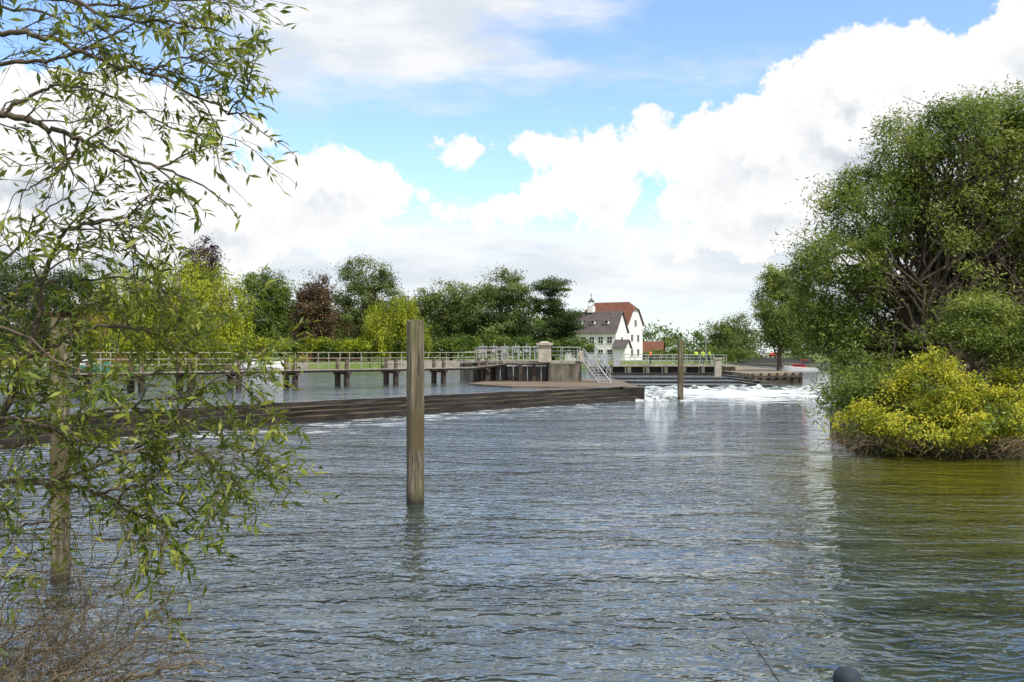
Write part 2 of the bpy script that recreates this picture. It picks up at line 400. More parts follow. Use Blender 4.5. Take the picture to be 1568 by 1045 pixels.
mb.box((27.8,104.1,.66),(8.1,.3,.22),0,math.atan2(5,6.4)); mb.box((26,103.,.0),(4,2.4,.5),0,math.atan2(5,6.4))
mb.build('quay_fender',[dark])
# ---------------- timber posts
mpost,t=newmat('weathered_post')
c=t.node('ShaderNodeTexCoord').outputs['Object']; sp=t.node('ShaderNodeSeparateXYZ'); t.l.new(c,sp.inputs[0])
g=t.noise(t.mapping(c,(9,9,.5)),1.6,8,.65); g2=t.noise(t.mapping(c,(2,2,.7)),2.,5,.6); g3=t.noise(t.mapping(c,(30,30,.8)),1.5,4,.6)
cc=t.mix(t.mr(g,.40,.60),(.22,.175,.12),(.065,.05,.035)); cc=t.mix(t.mr(g3,.52,.64,0,.85),cc,(.022,.018,.013))
cc=t.mix(t.mr(g2,.46,.6,0,.6),cc,(.10,.105,.035))
z=t.m('ADD',sp.outputs[2],t.m('MULTIPLY',g2,.5))
cc=t.mix(t.mr(z,.25,.65,.0,1.),(.018,.015,.01),cc)
cc=t.mix(t.m('MULTIPLY',t.mr(z,1.25,1.45),t.mr(z,2.6,2.0)),cc,(.085,.065,.03))
t.inp(t.bsdf.inputs['Base Color'],cc); t.bsdf.inputs['Roughness'].default_value=.85
b=t.node('ShaderNodeBump'); b.inputs['Distance'].default_value=.04; b.inputs['Strength'].default_value=1.; t.l.new(g,b.inputs['Height']); t.l.new(b.outputs[0],t.bsdf.inputs['Normal'])
def post(px,base_y,top_y,wpx,rot=.12,lean=0):
    d=CH*F/(base_y-HY); x=(px-CX)/F*d; top=CH+(HY-top_y)/F*d; s=wpx/F*d*.94
    mb=MB(); n=24; V=[]
    ch=s*.12; h=s/2
    sec=np.array([(-h+ch,-h),(h-ch,-h),(h,-h+ch),(h,h-ch),(h-ch,h),(-h+ch,h),(-h,h-ch),(-h,-h+ch)])
    ca,sa=math.cos(rot),math.sin(rot)
    zs=np.linspace(-1.5,top,n)
    for i,zz in enumerate(zs):
        sc=1+R.normal()*.012 if i<n-1 else .93
        for q in sec:
            qq=q*sc*(1+R.normal()*.008); V.append((qq[0]*ca-qq[1]*sa+lean*zz,qq[0]*sa+qq[1]*ca,zz+(R.normal()*.015 if i==n-1 else 0)))
    Q=[[i*8+j,i*8+(j+1)%8,(i+1)*8+(j+1)%8,(i+1)*8+j] for i in range(n-1) for j in range(8)]
    o=(n-1)*8; Q+=[[o,o+1,o+2,o+3],[o,o+3,o+4,o+7],[o+4,o+5,o+6,o+7]]
    mb.add(V,Q); ob=mb.build('mooring_post',[mpost]); ob.location=(x,d,0); return ob
post(636,772,491,25,.35); post(93,890,488,28,.3,-.004); post(1042,613,520,8)
# ---------------- trees
bark=simple('bark',(.10,.075,.05),(.045,.035,.025),6,.9,(1,1,.3),.4)
def sc3(c,k): return tuple(x*k for x in c)
K=1.35
def lm(n,a,b,c,tr=.33,k=K): return leafmat(n,sc3(a,k),sc3(b,k),sc3(c,k),tr)
Ls={
 'mid':lm('leaves_mid',(.018,.038,.006),(.06,.10,.012),(.12,.17,.022)),
 'grey':lm('leaves_grey_green',(.026,.042,.012),(.08,.11,.026),(.15,.18,.05)),
 'dark':lm('leaves_dark',(.010,.022,.006),(.030,.052,.010),(.06,.09,.018)),
 'yel':lm('leaves_yellow_green',(.06,.080,.005),(.16,.19,.010),(.25,.28,.018),.35,1.5),
 'brt':leafmat('leaves_bright_yellow',(.05,.10,.012),(.25,.30,.022),(.50,.47,.04)),
 'cop':lm('leaves_copper',(.03,.018,.010),(.065,.042,.018),(.11,.075,.03),.2,1.3),
 'pur':lm('leaves_purple',(.018,.008,.014),(.04,.016,.024),(.07,.03,.035),.2,1.2),
 'wil':lm('leaves_willow',(.024,.042,.009),(.08,.115,.020),(.17,.205,.042),.38,1.5),
}
def crown(mb,blobs,ncl,nlf,lsz,asp=.45,crad=.8,droop=0.,mat=1,inner=.45,flat=.65,tvar=.3):
    vol=np.array([b[3]*b[4]*b[5] for b in blobs])**.67; pr=vol/vol.sum(); cl=[]
    for bi in R.choice(len(blobs),ncl,p=pr):
        b=blobs[bi]; u=unit(R.normal(size=3)); r=(inner+(1-inner)*R.rand()**.6)*(.80+.32*R.rand())
        cl.append((b[0]+u[0]*b[3]*r,b[1]+u[1]*b[4]*r,b[2]+u[2]*b[5]*r,u[0],u[1],u[2]))
    cl=np.array(cl); C=[];N=[];T=[]
    for c in cl:
        n=int(nlf*(.5+R.rand())); s=crad*(.6+.8*R.rand())
        p=R.normal(size=(n,3))*[s*.55,s*.55,s*.55*flat]
        if droop>0:
            p[:,2]-=R.rand(n)**1.0*droop*(.5+R.rand()); p[:,:2]*=.45
        C.append(c[:3]+p); N.append(c[3:]*.6+np.array([0,-.1,.5])+R.normal(size=(n,3))*.7)
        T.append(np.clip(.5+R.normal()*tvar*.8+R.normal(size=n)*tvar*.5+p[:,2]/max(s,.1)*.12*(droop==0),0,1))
    C=np.concatenate(C);N=np.concatenate(N);T=np.concatenate(T); n=len(C)
    sz=lsz*(.6+.8*R.rand(n)); ad=None
    if droop>0: ad=R.normal(size=(n,3))*.35+[0,0,-1]
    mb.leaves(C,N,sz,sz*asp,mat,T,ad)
    return cl
def limb(a,b,n=6,sag=.15,j=.04):
    a=np.array(a,float);b=np.array(b,float);L=np.linalg.norm(b-a); q=np.linspace(0,1,n)[:,None]
    p=a+(b-a)*q; p[:,2]+= (np.sin(q[:,0]*math.pi)*L*sag); p[1:-1]+=R.normal(size=(n-2,3))*L*j
    return p
def tree(name,base,blobs,ncl,nlf,lsz,leaf,tr=.3,crad=.8,droop=0,asp=.45,nb=25,inner=.45,flat=.65,trunks=None,extra=None,tvar=.33):
    mb=MB(); cl=crown(mb,blobs,ncl,nlf,lsz,asp,crad,droop,1,inner,flat,tvar)
    top=max(b[2]+b[5]*.55 for b in blobs); base=np.array(base,float)
    for tb in (trunks or [(np.mean([b[0] for b in blobs]),np.mean([b[1] for b in blobs]),top)]):
        n=9; tp=limb(base+R.normal(size=3)*[.2,.2,0]*(1 if trunks else 0),tb,n,0,.015); tp[0]=base-[0,0,.5]
        mb.tube(tp,np.linspace(tr,tr*.15,n),0,8)
        dd=cl[R.choice(len(cl),min(nb,len(cl)),replace=False)]
        for c in dd:
            h=np.clip((c[2]-base[2])*.6/(top-base[2]),.12,.85)*(n-1); i=int(h); s=tp[i]+(tp[min(i+1,n-1)]-tp[i])*(h-i)
            L=limb(s,c[:3],7,.06,.035); r=tr*.38*(1-h/(n*1.2))
            mb.tube(L,np.linspace(r,r*.15,7),0,5,False)
            for k in range(2):
                e=L[3+k]+R.normal(size=3)*np.linalg.norm(c[:3]-s)*.2+[0,0,.3]; mb.tube(limb(L[3+k],e,4,.05,.05),np.linspace(r*.35,r*.08,4),0,4,False)
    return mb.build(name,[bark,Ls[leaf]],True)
def B(px,py,d,rx,ry,dep=None):
    x,y,z=W(px,py,d); k=d/F; return (x,y,z,rx*k,(dep if dep else rx*k),ry*k)
def far(name,px,d,blobs,leaf,ncl=90,nlf=90,lsz=.45,gz=1.7,**kw):
    bl=[B(x,y,d+dd,rx,ry) for x,y,rx,ry,dd in blobs]
    return tree(name,(W(px,0,d)[0],d,gz),bl,int(ncl*1.3),int(nlf*1.2),lsz*.85,leaf,**kw)
far('weeping_willow_tree',270,148,[(270,440,95,62,0),(200,465,70,60,-2),(340,470,50,60,0),(260,500,120,40,-3)],'yel',360,90,.5,droop=4.,crad=1.6,asp=.35,tr=.5)
far('beech_tree',40,150,[(60,450,60,50,0),(20,430,50,45,3),(110,455,50,40,0),(60,510,110,35,0)],'dark',150,100,.5,crad=1.4)
far('beech_tree',-20,170,[(-20,440,80,60,0),(130,430,40,25,8)],'mid',80,90,.5,crad=1.4)
far('copper_beech_tree',312,170,[(312,408,32,40,0),(300,450,45,50,0)],'pur',110,90,.45,crad=1.2)
far('oak_tree',410,165,[(400,448,42,38,0),(430,460,30,30,-3),(400,500,55,35,-3)],'mid',160,100,.42,crad=1.2)
far('copper_maple_tree',482,158,[(482,446,24,30,0),(480,485,33,38,0),(478,515,30,25,0)],'cop',150,100,.4,crad=1.)
far('lime_tree',565,172,[(562,423,44,32,0),(545,463,40,40,0),(590,460,34,35,0),(560,500,55,40,0)],'grey',220,95,.42,crad=1.2,nb=40)
far('weeping_willow_tree',603,155,[(605,475,42,26,0),(590,502,40,25,-2),(625,505,35,25,0)],'yel',130,90,.42,droop=3.,crad=1.1,asp=.35)
far('ash_tree',690,168,[(690,460,44,30,0),(665,486,40,35,0),(712,492,42,40,0),(648,468,24,24,0)],'grey',190,80,.42,crad=1.2,nb=40)
far('sycamore_tree',765,165,[(770,443,40,30,0),(745,476,42,36,0),(792,478,30,36,0),(765,510,55,30,0)],'grey',240,90,.42,crad=1.2)
far('cedar_tree',848,160,[(845,440,27,17,0),(838,468,25,14,0),(862,492,32,20,0),(845,515,36,22,0)],'dark',150,110,.36,crad=1.,nb=45,flat=.4)
far('poplar_tree',1192,118,[(1190,430,22,30,0),(1185,475,30,40,0),(1200,505,34,28,0),(1225,470,26,42,4)],'wil',200,110,.3,crad=.8,gz=.4)
far('alder_tree',1115,235,[(1105,505,28,20,0),(1135,498,20,18,0),(1120,530,45,20,0)],'grey',110,80,.5,crad=1.5)
far('alder_tree',1275,175,[(1255,500,35,38,0),(1285,525,50,26,0)],'mid',120,90,.4,crad=1.2,gz=.4)
mb=MB(); bl=[]
for i in range(70):
    px=-150+i*27; d=230+R.rand()*60; h=R.uniform(468,498) if px<880 else R.uniform(490,510) if px>1250 else R.uniform(502,516)
    bl.append(B(px,h+14,d,24,24,6))
    if px<880: bl.append(B(px,530,d-20,24,24,6)); bl.append(B(px+10,508,d-10,24,20,6))
crown(mb,bl,1900,70,.7,.5,2.2); mb.build('distant_trees',[bark,Ls['mid']])
mb=MB(); bl=[B(x,532+R.uniform(-6,3),153+R.rand()*6,R.uniform(12,26),R.uniform(9,16),2) for x in list(range(-60,900,17))]
crown(mb,bl,620,70,.38,.5,.9); mb.build('bank_shrubs',[bark,Ls['mid']])
mb=MB(); bl=[B(x,530+R.uniform(-5,5),151+R.rand()*3,R.uniform(10,20),R.uniform(7,12),2) for x in (480,498,530,545,560,590,620,400,425)]
crown(mb,bl,130,80,.36,.5,.8); mb.build('garden_shrubs',[bark,Ls['yel']])
mb=MB(); bl=[B(x,543,205,20,9,3) for x in range(1000,1150,18)]
crown(mb,bl,130,70,.4,.5,1.); mb.build('hedge',[bark,Ls['mid']])
# big willow on right
D=38
bl=[B(*b) for b in [(1490,215,D,105,72),(1395,240,D,65,70),(1330,330,D,75,75),(1290,400,D-1,75,50),(1235,400,D,32,24),(1450,340,D+1,120,95),(1565,290,D+1,110,110),(1600,450,D+2,150,100),
  (1285,300,D,32,28),(1400,460,D+1,130,60),(1268,500,D,45,55),(1345,540,D,80,60),(1282,600,D-2,34,46),(1545,170,D,50,35),(1240,470,D,34,40)]]
base=(W(1465,0,D)[0],D,.2)
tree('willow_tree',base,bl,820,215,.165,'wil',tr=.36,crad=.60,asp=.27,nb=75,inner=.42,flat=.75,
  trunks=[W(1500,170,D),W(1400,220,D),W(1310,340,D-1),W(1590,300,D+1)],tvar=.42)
bl=[B(*b) for b in [(1560,450,46,110,90),(1510,560,44,120,80),(1430,590,44,90,60),(1640,350,47,80,80)]]
tree('alder_tree',(W(1540,0,46)[0],46,.2),bl,330,130,.22,'dark',tr=.3,crad=.8,asp=.5)
bl=[B(*b) for b in [(1500,500,33,60,45),(1560,530,33,50,60),(1330,600,33,45,42)]]
tree('willow_shrub',(W(1520,0,33)[0],33,.2),bl,170,160,.14,'wil',tr=.08,crad=.5,asp=.3)
bl=[B(*b) for b in [(1430,590,31,70,42),(1370,635,31,70,32),(1500,640,31,90,40),(1420,655,30.6,115,30),(1560,655,31,60,33),(1440,556,31.5,28,26),(1400,575,31.3,20,22),(1312,650,31,40,28),(1545,590,31.5,30,30)]]
tree('golden_elder_bush',(W(1440,0,32)[0],32,.2),bl,370,105,.105,'brt',tr=.06,crad=.34,asp=.45,nb=60,tvar=.65)
mb=MB()
for i in range(420):
    x=R.uniform(9.9,18); y=31.2-.25*(x-10)+R.uniform(-.7,.3); a=np.array([x,y,.3+R.rand()*.4]); b=a+[R.normal()*.6,-R.rand()*.8,R.uniform(-.5,.2)]
    mb.tube(limb(a,b,5,.1,.07),np.linspace(.014,.005,5),0,4,False)
twm=simple('dry_twigs',(.20,.14,.08),(.09,.065,.035),8,.9)
mb.build('dry_twigs',[twm])
# ---------------- foreground willow
def cat(pts,n=6):
    p=np.array(pts,float); p=np.vstack([2*p[0]-p[1],p,2*p[-1]-p[-2]]); out=[]
    for i in range(1,len(p)-2):
        for k in range(n):
            s=k/n; out.append(.5*((2*p[i])+(-p[i-1]+p[i+1])*s+(2*p[i-1]-5*p[i]+4*p[i+1]-p[i+2])*s*s+(-p[i-1]+3*p[i]-3*p[i+1]+p[i+2])*s**3))
    out.append(p[-2]); return np.array(out)
fl=leafmat('foreground_willow_leaves',(.03,.055,.012),(.10,.15,.024),(.32,.34,.06),.4)
mb=MB()
LC=[];LN=[];LA=[];LT=[];LL=[]
def twig(p,dr,L,r,leafy=1.,depth=0,droop=.5,wob=.16):
    n=max(5,int(L/.045)); q=[np.array(p,float)]; d=unit(dr); st=L/(n-1)
    for i in range(n-1):
        d=unit(d+R.normal(size=3)*wob+np.array([0,0,-droop*.10])); q.append(q[-1]+d*st)
    q=np.array(q); mb.tube(q,np.linspace(r,max(r*.3,.0008),n),0,4,False)
    if depth>0:
        for k in range(int(1+L/.10)):
            i=R.randint(1,n-1); dd=unit(q[i]-q[i-1]); twig(q[i],dd+R.normal(size=3)*.6,L*R.uniform(.3,.6),r*.5,leafy,depth-1,droop,wob)
    if leafy>0:
        m=int(L/.024*leafy); ct=R.normal()*.15
        for k in range(m):
            s=(.25+.75*(k+R.rand())/m)*(n-1); i=min(int(s),n-2); pp=q[i]+(q[i+1]-q[i])*(s-i); dd=unit(q[i+1]-q[i])
            side=unit(np.cross(dd,R.normal(size=3))); a=unit(dd*.9+side*.8+[0,0,-.25]); l=R.uniform(.03,.085)
            LC.append(pp+a*l*.5);LA.append(a);LN.append(R.normal(size=3)*.7+[0,-.1,.7]);LL.append(l);LT.append(np.clip(.48+ct+R.normal()*.3,0,1))
def bough(pts,r0,ntw,leafy=1.,L=(.20,.5),depth=1,droop=.6,start=.1,wob=.18):
    P=cat([W(*p) for p in pts],7); P[1:-1]+=R.normal(size=(len(P)-2,3))*.006
    n=len(P); mb.tube(P,np.linspace(r0,r0*.22,n),0,6,False)
    for k in range(ntw):
        s=start+(1-start)*(k+R.rand())/ntw; i=min(int(s*(n-1)),n-2); dd=unit(P[i+1]-P[i])
        twig(P[i],dd*.8+R.normal(size=3)*.6,R.uniform(*L),r0*.26,leafy*R.choice([.3,1.,1.2]) if leafy>0 else 0,depth,droop,wob)
    twig(P[-1],P[-1]-P[-2],L[1]*.5,r0*.25,leafy,0,droop,wob)
U=4.2
bough([(-500,260,U),(-150,200,U),(0,178,U),(60,190,U),(120,215,U),(190,235,U-.1),(290,275,U-.2)],.020,16)
bough([(-500,100,U),(-150,60,U),(0,50,U),(80,60,U),(160,95,U),(230,112,U),(310,150,U),(380,185,U)],.015,18)
bough([(-400,-150,U),(50,-30,U),(150,20,U),(250,35,U),(330,45,U)],.012,14)
bough([(-300,170,U+.3),(0,100,U+.3),(90,90,U+.3),(180,50,U+.3),(260,0,U+.3)],.012,11,.6)
bough([(0,178,U),(40,150,U),(100,130,U),(180,150,U),(250,190,U),(320,210,U)],.009,12)
bough([(120,215,U),(105,250,U),(60,280,U),(20,300,U)],.008,5)
bough([(230,112,U),(270,90,U),(320,80,U)],.007,6)
bough([(-100,0,U+.4),(60,20,U+.4),(140,60,U+.4),(200,130,U+.4)],.008,9,.15,(.2,.4),2)
bough([(-100,-40,U+.2),(80,0,U+.2),(200,10,U+.2),(300,0,U+.2),(360,10,U+.2)],.009,12)
M=4.4
bough([(-300,900,M),(-60,720,M),(20,600,M),(60,480,M),(75,400,M),(110,350,M),(170,340,M),(220,350,M)],.02,21,1.)
bough([(-300,800,M),(-80,750,M),(0,738,M),(70,742,M),(150,755,M),(200,785,M),(260,800,M)],.018,16)
bough([(-300,740,M),(0,690,M),(80,650,M),(180,625,M),(260,610,M),(360,625,M)],.012,20)
bough([(-300,600,M),(-50,560,M),(60,540,M),(150,500,M),(230,510,M),(310,550,M),(380,600,M)],.012,21)
bough([(-300,660,M-.2),(-50,640,M-.2),(60,650,M-.2),(160,690,M-.2),(260,690,M-.2),(380,690,M-.2)],.011,18)
bough([(-300,540,M+.2),(-50,480,M+.2),(40,440,M+.2),(130,430,M+.2),(210,425,M+.2),(260,450,M+.2)],.010,13)
bough([(70,742,M),(180,700,M),(250,655,M),(320,590,M),(410,530,M)],.009,14)
bough([(-200,420,M),(0,400,M),(60,330,M),(120,290,M)],.008,9)
bough([(150,755,M),(220,740,M),(300,700,M),(380,700,M)],.008,12)
bough([(-200,860,M),(-30,830,M),(60,800,M),(130,790,M)],.010,6,.6)
bough([(-200,520,M-.3),(0,500,M-.3),(100,560,M-.3),(200,580,M-.3),(280,560,M-.3)],.009,14)
bough([(-200,700,M+.3),(0,640,M+.3),(120,600,M+.3),(240,640,M+.3),(330,720,M+.3)],.009,15)
bough([(-200,620,M+.4),(20,560,M+.4),(100,480,M+.4),(180,460,M+.4)],.009,10)
bough([(150,755,M),(200,780,M),(260,820,M)],.008,10)
tp=cat([(-4.2,3.9,-.3),(-4.1,4.0,1.2),(-4.3,4.1,3.0),(-4.1,4.2,5.0),(-4.4,4.2,7.5)],5); mb.tube(tp,np.linspace(.2,.07,len(tp)),0,8)
LC=np.array(LC);LL=np.array(LL)
mb.leaves(LC,np.array(LN),LL,LL*.24,1,np.array(LT),np.array(LA),.2)
print('fg leaves',len(LC))
mb.build('willow_tree',[simple('willow_bark',(.11,.085,.055),(.05,.038,.025),20,.85),fl],True)
mb=MB(); LC=[];LN=[];LA=[];LT=[];LL=[]
for i in range(36):
    sx=R.uniform(-250,160); ex=R.uniform(0,320); ey=R.uniform(790,1030) if ex<220 else R.uniform(880,1030); d=R.uniform(3.7,4.8)
    bough([(sx,1150,d),(sx*.5+ex*.3+R.normal()*30,1080-(1030-ey)*.3,d),(ex*.7+sx*.2+R.normal()*30,(ey+1080)/2,d),(ex,ey,d)],.007,9,.0,(.12,.38),2,-.05,.1,.34)
bough([(-60,1090,3.9),(100,1060,3.9),(200,1040,3.9),(250,1025,3.9),(320,1015,3.9)],.015,8,0,(.1,.25),1,.0,.1,.3)
for i in range(6):
    bough([(-60,1000-i*40,4.2),(0,960-i*30,4.2),(30+8*i,900-i*25,4.2)],.005,5,.9,(.1,.25),0,-.2)
LC=np.array(LC);LL=np.array(LL)
mb.leaves(LC,np.array(LN),LL,LL*.25,1,np.array(LT),np.array(LA),.2)
mb.build('bare_shrub',[simple('twig_bark',(.17,.13,.085),(.07,.052,.034),20,.9),fl],True)
# ---------------- mill building
white=simple('white_render',(.80,.80,.78),(.72,.72,.70),.5,.8)
def rooftile(name,c1,c2):
    m,t=newmat(name); c=t.node('ShaderNodeTexCoord').outputs['Object']
    n=t.noise(c,1.2,6,.7); wv=t.node('ShaderNodeTexWave'); wv.bands_direction='Z'; wv.inputs['Scale'].default_value=1.6; wv.inputs['Distortion'].default_value=.5; t.l.new(c,wv.inputs[0])
    cc=t.mix(t.mr(n,.35,.65),c1,c2); cc=t.mix(t.m('MULTIPLY',wv.outputs[1],.25),cc,(.03,.02,.02))
    t.inp(t.bsdf.inputs['Base Color'],cc); t.bsdf.inputs['Roughness'].default_value=.85; return m
red=rooftile('red_tiles',(.19,.062,.03),(.11,.042,.026)); slate=rooftile('grey_tiles',(.12,.10,.095),(.07,.06,.06))
glass=simple('window_glass',(.03,.035,.04),(.02,.02,.03),3,.15); blk=simple('black_paint',(.02,.02,.02))
def block(mb,corner,phi,L,Wd,z0,ze,zr,mroof,hip=0.,wins_long=(),wins_gab=()):
    u=np.array([-math.cos(phi),math.sin(phi),0]); v=np.array([math.sin(phi),math.cos(phi),0]); c=np.array([corner[0],corner[1],0])
    def Pp(a,b,z): return c+u*a+v*b+[0,0,z]
    def q(a,b,c_,d,m): mb.add([a,b,c_,d],[[0,1,2,3]],m)
    q(Pp(0,0,z0),Pp(L,0,z0),Pp(L,0,ze),Pp(0,0,ze),0); q(Pp(0,Wd,z0),Pp(L,Wd,z0),Pp(L,Wd,ze),Pp(0,Wd,ze),0)
    hb=zr-(zr-ze)*hip
    for a in(0,L):
        q(Pp(a,0,z0),Pp(a,Wd,z0),Pp(a,Wd,ze),Pp(a,0,ze),0)
        f=(hb-ze)/(zr-ze)/2
        q(Pp(a,0,ze),Pp(a,Wd,ze),Pp(a,Wd*(1-f)-.01,hb),Pp(a,Wd*f+.01,hb),0)
    o=.35; sl=(zr-ze)/(Wd/2); hx=Wd/2*hip
    f=(hb-ze)/(zr-ze)/2
    for s0,s1 in((-o,Wd/2),(Wd+o,Wd/2)):
        ff=Wd*f if s0<0 else Wd*(1-f)
        q(Pp(-o,s0,ze-o*sl+.06),Pp(L+o,s0,ze-o*sl+.06),Pp(L+o,ff,hb+.06),Pp(-o,ff,hb+.06),1)
        if hip>0: q(Pp(-o,ff,hb+.06),Pp(L+o,ff,hb+.06),Pp(L-hx,s1,zr+.06),Pp(hx,s1,zr+.06),1)
    if hip>0:
        for a,b in((-o,hx),(L+o,L-hx)): q(Pp(a,Wd*f,hb+.05),Pp(a,Wd*(1-f),hb+.05),Pp(b,Wd/2,zr+.05),Pp(b,Wd/2+.01,zr+.05),1)
    ang=math.atan2(u[1],u[0])
    for (a,z,w_,h_) in wins_long:
        p=Pp(a,-.03,z); mb.box(p,(w_,.1,h_),3,ang); mb.box(p-v*.02,(w_-.2,.1,h_-.2),2,ang); mb.box(p-v*.05,(.06,.08,h_-.2),3,ang); mb.box(p-v*.045,(w_-.2,.08,.06),3,ang)
    for (b_,z,w_,h_) in wins_gab:
        p=Pp(-.03,b_,z); mb.box(p,(.1,w_,h_),3,ang); mb.box(p-u*.02,(.1,w_-.2,h_-.2),2,ang); mb.box(p-u*.05,(.08,.06,h_-.2),3,ang)
    return Pp
E=empty('mill_building')
phi=math.radians(30)
mb=MB(); mx,my,_=W(961,0,190)
block(mb,(mx,my),phi,9.8,7.4,1.6,8.8,13.0,red,.35,[(1.2,7.2,1.1,1.3),(3,7.2,1.1,1.3)],[(2,3.2,1.2,1.5),(5,3.2,1.2,1.5),(2,6,1.2,1.5),(5,6,1.2,1.5),(3.7,8.9,1.2,1.4)])
mb.build('main_block',[white,red,glass,white],parent=E)
mb=MB(); mx,my,_=W(943,0,182)
Pp=block(mb,(mx,my),phi,10.4,5.2,1.6,7.2,10.8,slate,0,[(a,z,1.1,1.25) for a in(1.2,3.,4.8,6.6,8.4) for z in(3.2,5.5)],[(1.6,3,.9,1.2),(3.6,3,.9,1.2),(2.6,5.6,.9,1.1)])
mb.build('wing',[white,slate,glass,white],parent=E)
mb=MB(); mx,my,_=W(950,0,179)
block(mb,(mx+.8,my),phi,2.2,2.5,1.6,4.2,5.5,slate,0)
for a in (2.2,5,7.6):
    p=Pp(a,1.1,8.8); mb.box(p,(.8,1.0,.7),0,-phi); mb.box(p+np.array([0,0,.42]),(1.1,1.3,.2),1,-phi,.4); mb.box(p-np.array([math.sin(phi),math.cos(phi),0])*.5,(.55,.1,.45),2,-phi)
mb.build('porch_and_dormers',[white,slate,glass],parent=E)
mb=MB(); p=Pp(6.2,2.6,10.8)
mb.box(p+[0,0,.5],(1.1,1.1,1.2),0,-phi)
for sx in(-.4,.4):
    for sy in(-.4,.4): mb.box(p+[sx,sy,1.45],(.12,.12,.8),0)
mb.box(p+[0,0,1.95],(1.2,1.2,.15),1); mb.box(p+[0,0,2.3],(1.1,1.1,.6),1,0,.15); mb.tube([p+[0,0,2.5],p+[0,0,3.5]],.05,1,6); mb.box(p+[0,0,3.2],(.5,.05,.05),1)
mb.build('cupola',[white,slate],parent=E)
brick=simple('brick',(.25,.10,.06),(.18,.08,.05),3,.9)
for px,d,z,L,Wd,he in((150,165,0,14,8,5.5),(525,178,0,9,7,5.5),(1012,225,0,7,6,1.0)):
    mb=MB(); x,y,_=W(px,0,d); block(mb,(x,y),.3,L,Wd,1.6,1.7+he,1.7+he+3,red,0,[(a,3.4,1,1.2) for a in(2,5)] if he>2 else []); mb.build('brick_house',[brick,red,glass,white])
mb=MB()
mb.box((W(660,0,149.6)[0],149.2,1.35),(14,.5,1.3),0); mb.box((W(400,0,147)[0],146.5,1.2),(14,.5,1.1),0)
mb.build('quay_wall',[conl])
# ---------------- boats
def boat(name,px,d,z,L,rot,hull,cab,flip=1):
    mb=MB(); n=12; V=[]
    for i in range(n+1):
        s=i/n; wd=.5*L*.34*(1-max(0,(s-.45)/.55)**2.2)**.8 if s<1 else .0; wd=max(wd,.02); sh=.85+.35*s*s
        x=(s-.5)*L
        V+= [(x,-wd,sh),(x,-wd*.9,.35),(x-.1*s,-wd*.45,-.25),(x-.1*s,wd*.45,-.25),(x,wd*.9,.35),(x,wd,sh),(x,wd*.8,sh+.03),(x,-wd*.8,sh+.03)]
    Q=[[i*8+j,i*8+(j+1)%8,(i+1)*8+(j+1)%8,(i+1)*8+j] for i in range(n) for j in range(8)]
    Q+=[[0,1,4,5],[1,2,3,4],[0,5,6,7]]
    mb.add(V,Q,0)
    mb.box((.05*L,0,1.2),(.42*L,L*.23,.6),1,0,.85); mb.box((.04*L,0,1.27),(.36*L,L*.235,.24),2,0,.93)
    mb.box((-.12*L,0,1.75),(.28*L,L*.2,.5),2,0,.75); mb.box((-.12*L,0,2.05),(.24*L,L*.18,.1),1)
    for s in(-1,1):
        mb.tube([(.15*L,s*L*.12,1.55),(.45*L,s*.1,1.75)],.025,3,4); mb.tube([(.3*L,s*L*.1,1.05),(.3*L,s*L*.07,1.65)],.02,3,4)
    o=mb.build(name,[hull,cab,glass,steel]); o.location=(W(px,0,d)[0],d,z); o.rotation_euler=(0,0,rot); return o
bw=simple('boat_white',(.8,.8,.8),(.7,.7,.7),1,.3); br=simple('boat_red',(.5,.03,.02),(.4,.03,.02),1,.3); bgm=simple('boat_green',(.05,.2,.12),None,1,.4)
boat('motor_cruiser',1226,150,0,5.0,2.9,bw,br); boat('motor_cruiser',398,138,.8,6.5,.1,bw,bw); boat('motor_cruiser',130,120,.8,6.,.2,bgm,bw)
# ---------------- cars
def car(px,d,z,col,rot):
    mb=MB(); pr=[(-2.1,.35),(-2.15,.8),(-1.9,.95),(-1.3,1.42),(.2,1.45),(1.0,.98),(1.95,.82),(2.1,.4)]
    n=len(pr); V=[(x,-.85*(1 if zz<1 else .82),zz) for x,zz in pr]+[(x,.85*(1 if zz<1 else .82),zz) for x,zz in pr]
    Q=[[i,i+1,n+i+1,n+i] for i in range(n-1)]+[[0,n-1,2*n-1,n][::-1]]
    for o in(0,n): Q+=[[o+0,o+1,o+6,o+7],[o+1,o+2,o+5,o+6],[o+2,o+3,o+4,o+5]]
    mb.add(V,Q,0)
    for s in(-1,1):
        mb.add([(-1.6,s*.84,1.0),(-1.15,s*.76,1.36),(.15,s*.76,1.38),(.75,s*.84,1.0)],[[0,1,2,3]],1)
        for x in(-1.3,1.3): mb.tube([(x,s*.9,.33),(x,s*.68,.33)],.33,2,8)
    o=mb.build('parked_car',[col,glass,blk]); o.location=(W(px,0,d)[0],d,z); o.rotation_euler=(0,0,rot)
cg=simple('car_silver',(.35,.36,.38),(.3,.31,.33),1,.3)
car(1166,290,1.75,cg,.9); car(1187,292,1.75,br,.8)
poly('car_park',[(66,284),(86,284),(90,300),(68,300)],1.72,simple('asphalt',(.06,.06,.06),(.045,.045,.045),4,.9),-1,.6)
mb=MB(); p=W(1081,0,200); mb.tube([(p[0],200,1.7),(p[0],200,8)],.07,0,6); mb.tube([(p[0],200,8),(p[0]+1,200,8.2)],.05,0,6); mb.box((p[0]+1.2,200,8.2),(.6,.2,.12),0); mb.build('street_lamp',[steel])
